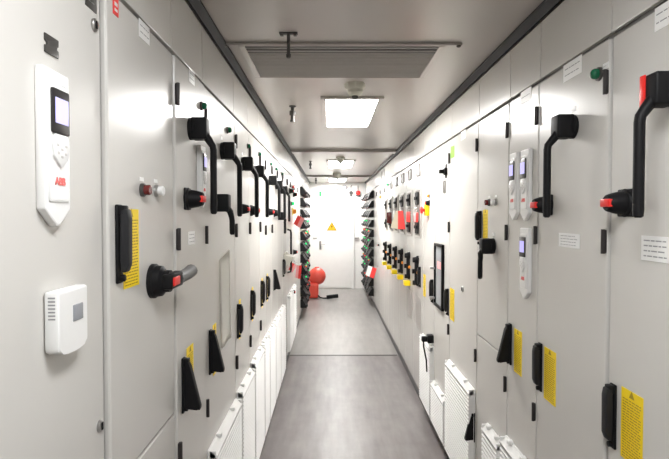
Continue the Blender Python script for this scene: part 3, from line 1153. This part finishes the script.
def detector(px, py, label, s=1.0):
    x, y = on_ceiling(px, py)
    r = thing('smoke_detector', label, 'smoke detector', (x, y, CEIL), 0, 'round ceiling detectors')
    r.scale = (s, s, s)
    link('base', cached('detb', lambda: MB().lathe([(0.058, 0), (0.058, 0.022), (0.050, 0.034), (0.046, 0.036)], (0, 0, 0), '-z', 8).data('base', DETM)), r)
    link('head', cached('deth', lambda: MB().lathe([(0.044, 0.034), (0.044, 0.052), (0.034, 0.066), (0.022, 0.070)], (0, 0, 0), '-z', 20).data('head', DETM)), r)
    link('sensor_tip', cached('dett', lambda: MB().lathe([(0.018, 0.069), (0.018, 0.082), (0.010, 0.088)], (0, 0, 0), '-z', 14).data('sensor_tip', DARKSTEEL)), r)['label'] = 'dark sensor tip'


detector(355, 83.5, 'cream smoke detector between the vent and the first light')
detector(340.5, 157, 'round detector in front of the middle ceiling light')
detector(337, 173, 'round detector at the farther ceiling joint', 1.3)

# ------------------------------------------------------------------ end wall
dx0, _ = at_depth(312, 240, BACK)
dx1, _ = at_depth(352, 240, BACK)
d = bpy.data.objects.new('door_1', None)
COL.objects.link(d)
d.location = ((dx0 + dx1) / 2, BACK, 0)
d['kind'] = 'structure'
dw = (dx1 - dx0) / 2
link('leaf', MB().box(-dw + 0.004, dw - 0.004, -0.022, -0.001, 0.02, 2.02, 0.003).data('leaf', ENDP), d)
fm = MB()
for a in (-1, 1):
    fm.box(a * (dw + 0.025) - 0.025, a * (dw + 0.025) + 0.025, -0.032, -0.001, 0.0, 2.08, 0.004)
fm.box(-dw, dw, -0.032, -0.001, 2.03, 2.08, 0.004)
link('door_frame', fm.data('door_frame', ENDP), d)
hx, hz = at_depth(320.4, 245, BACK)
link('handle', MB().box(-0.022, 0.022, -0.034, -0.022, -0.10, 0.09, 0.004).tube([(0, -0.03, 0.02), (0, -0.065, 0.02), (0.02, -0.07, 0.02), (0.11, -0.07, 0.02)], 0.010, 10).data('handle', STEEL), d, (hx - d.location.x, 0, hz))
for px in (315, 356.7):
    x, z = at_depth(px, 238, BACK)
    link('hinge', cached('dhinge', lambda: MB().box(-0.05, 0.05, -0.043, -0.022, -0.012, 0.012, 0.003).data('hinge', STEEL)), d, (x - d.location.x, 0, z))

x, z = at_depth(331.8, 226.5, BACK)
sg = thing('warning_sign', 'yellow triangular high-voltage warning sign on the end door', 'sign', (x, BACK - 0.0225, z))
s_ = 0.115
link('plate', MB().prism([(-s_, -s_ * 0.8), (s_, -s_ * 0.8), (0, s_ * 0.95)], -0.003, 0, 0).data('plate', mat('sign_amber', (0.62, 0.36, 0.008), 0.5, spec=0.3)), sg)


def tri_border():
    mb = MB()
    P = [Vector((-s_, 0, -s_ * 0.8)), Vector((s_, 0, -s_ * 0.8)), Vector((0, 0, s_ * 0.95))]
    cen = sum(P, Vector()) / 3
    for a, b in ((0, 1), (1, 2), (2, 0)):
        q = [cen.lerp(P[a], 0.93), cen.lerp(P[b], 0.93), cen.lerp(P[b], 0.82), cen.lerp(P[a], 0.82)]
        mb.prism([(p.x, p.z) for p in q], -0.0036, -0.002)
    bolt = [(0.012, 0.052), (-0.020, -0.012), (0.000, -0.008), (-0.010, -0.060), (0.022, 0.006), (0.003, 0.004), (0.022, 0.052)]
    mb.prism(bolt, -0.0036, -0.002)
    return mb.data('bolt_symbol', mat('sign_black_ink', (0.03, 0.02, 0.01), 0.6, spec=0.2))


link('bolt_symbol', tri_border(), sg)
x, z = at_depth(332, 235, BACK)
rows = MB()
rnd = random.Random(5)
rows.box(-0.17, 0.17, -0.0012, 0, -0.05, 0.05)
for k in range(4):
    cx = -0.105 + k * 0.07
    for q in range(3):
        rows.box(cx - 0.02, cx + 0.02, -0.0016, -0.001, 0.012 + q * 0.010, 0.016 + q * 0.010, mi=1)
    rows.box(cx - 0.003 + 0.004 * (k % 2), cx + 0.001 + 0.004 * (k % 2), -0.0016, -0.001, 0.006, 0.042, mi=1)
for k in range(9):
    cx = -0.14 + k * 0.035
    rows.box(cx - 0.011, cx + 0.008, -0.0016, -0.001, -0.032, -0.022, mi=1)
tag(link('text_notice', rows.data('text_notice', [ENDP, GREYPLATE]), None, (x, BACK - 0.0225, z)), 'faint grey lettering under the yellow triangle on the end door', 'notice')

x, z = at_depth(322.5, 194, BACK)
ex = thing('exit_sign', 'small green and white sign high on the end wall', 'sign', (x, BACK - 0.0005, z))
link('box', MB().box(-0.075, 0.075, -0.03, 0, -0.06, 0.06, 0.004).data('box', WHITEP), ex)
link('panel', MB().box(-0.070, -0.022, -0.033, -0.029, -0.054, 0.054).box(0.03, 0.04, -0.033, -0.029, -0.05, 0.05).data('panel', EXITG), ex)['label'] = 'green panel'
x, z = at_depth(340.8, 190, BACK)
em = thing('emergency_light', 'twin round spotlights on a white box above the end door', 'emergency light', (x, BACK - 0.0005, z))
link('box', MB().box(-0.13, 0.13, -0.05, 0, -0.12, -0.01, 0.006).data('box', WHITEP), em)
for a in (-1, 1):
    lp = link('spotlight', cached('spot', lambda: MB().lathe([(0.02, 0), (0.045, 0.02), (0.052, 0.055), (0.050, 0.062)], (0, 0, 0), '-y', 20).data('spotlight', GREYBREAK)), em, (a * 0.078, -0.02, 0.055))
    link('lens', cached('spotlens', lambda: MB().lathe([(0.044, 0.060), (0.040, 0.066)], (0, 0, 0), '-y', 20).data('lens', WINDOWG)), lp)
x, z = at_depth(351, 193, BACK)
bl = thing('alarm_sounder', 'dark sounder hanging on a conduit beside the twin spotlights', 'sounder', (x, BACK - 0.0005, z))
link('body', MB().lathe([(0.03, 0), (0.04, 0.02), (0.04, 0.05), (0.03, 0.06)], (0, 0, 0), '-y', 16).box(-0.022, 0.022, -0.045, 0, -0.08, -0.03, 0.004).data('body', DARKSTEEL), bl)
link('conduit', MB().tube([(0, -0.012, 0.03), (0, -0.012, 0.15), (0.02, -0.012, 0.17)], 0.007, 8).data('conduit', GREYBREAK), bl)
x, z = at_depth(358, 193, BACK)
rb = thing('fire_alarm', 'red alarm unit hanging on a conduit high on the end wall', 'alarm', (x, BACK - 0.0005, z))
link('body', MB().lathe([(0.055, 0), (0.055, 0.03), (0.045, 0.055), (0.02, 0.062)], (0, 0, 0), '-y', 20).data('body', RED), rb)
link('base', MB().box(-0.05, 0.05, -0.03, 0, -0.075, -0.045, 0.004).data('base', DARKSTEEL), rb)
link('conduit', MB().tube([(0, -0.012, 0.04), (0, -0.012, 0.16)], 0.007, 8).data('conduit', GREYBREAK), rb)

# red machine on the floor by the end door
zz = 10.2
xa, za = at_depth(317, 272, zz)
vc = thing('vacuum_cleaner', 'bright red rounded machine with a black hose on the floor by the end door', 'vacuum cleaner', (xa, zz, 0))


VACRED = mat('bright_red_shell', (0.90, 0.11, 0.075), 0.4)


def vac():
    mb = MB()
    mb.box(-0.19, 0.03, -0.14, 0.14, 0.0, 0.30, 0.05, seg=4)
    return mb.data('base', VACRED)


link('base', vac(), vc)
link('drum', MB().ball((0.0, 0, 0.425), 0.172, sc=(1.0, 0.9, 1.0), seg=28).lathe([(0.05, 0.575), (0.045, 0.605)], seg=18, axis='z').data('drum', VACRED), vc)
link('hose', MB().tube([(0.02, -0.10, 0.06), (0.07, -0.19, 0.03), (0.14, -0.20, 0.02), (0.20, -0.20, 0.022)], 0.016, 10).data('hose', BLACKGREY), vc)
link('nozzle', MB().box(0.19, 0.42, -0.235, -0.165, 0.004, 0.075, 0.012, rot=(Matrix.Rotation(-0.12, 3, 'Y'), Vector((0.19, -0.2, 0.03)))).data('nozzle', BLACK), vc)

# ------------------------------------------------------------------ light and picture settings
w = bpy.data.worlds.new('world')
SC.world = w
w.use_nodes = True
w.node_tree.nodes['Background'].inputs['Color'].default_value = (1, 1, 1, 1)
w.node_tree.nodes['Background'].inputs['Strength'].default_value = 0.3

SC.view_settings.view_transform = 'Standard'
SC.view_settings.look = 'None'
SC.view_settings.gamma = 1.0
SC.view_settings.use_curve_mapping = False
SC.view_settings.exposure = 1.08
SC.cycles.use_denoising = True
SC.cycles.max_bounces = 10
SC.cycles.diffuse_bounces = 7
SC.cycles.glossy_bounces = 6
SC.cycles.sample_clamp_indirect = 8
SC.cycles.caustics_reflective = False
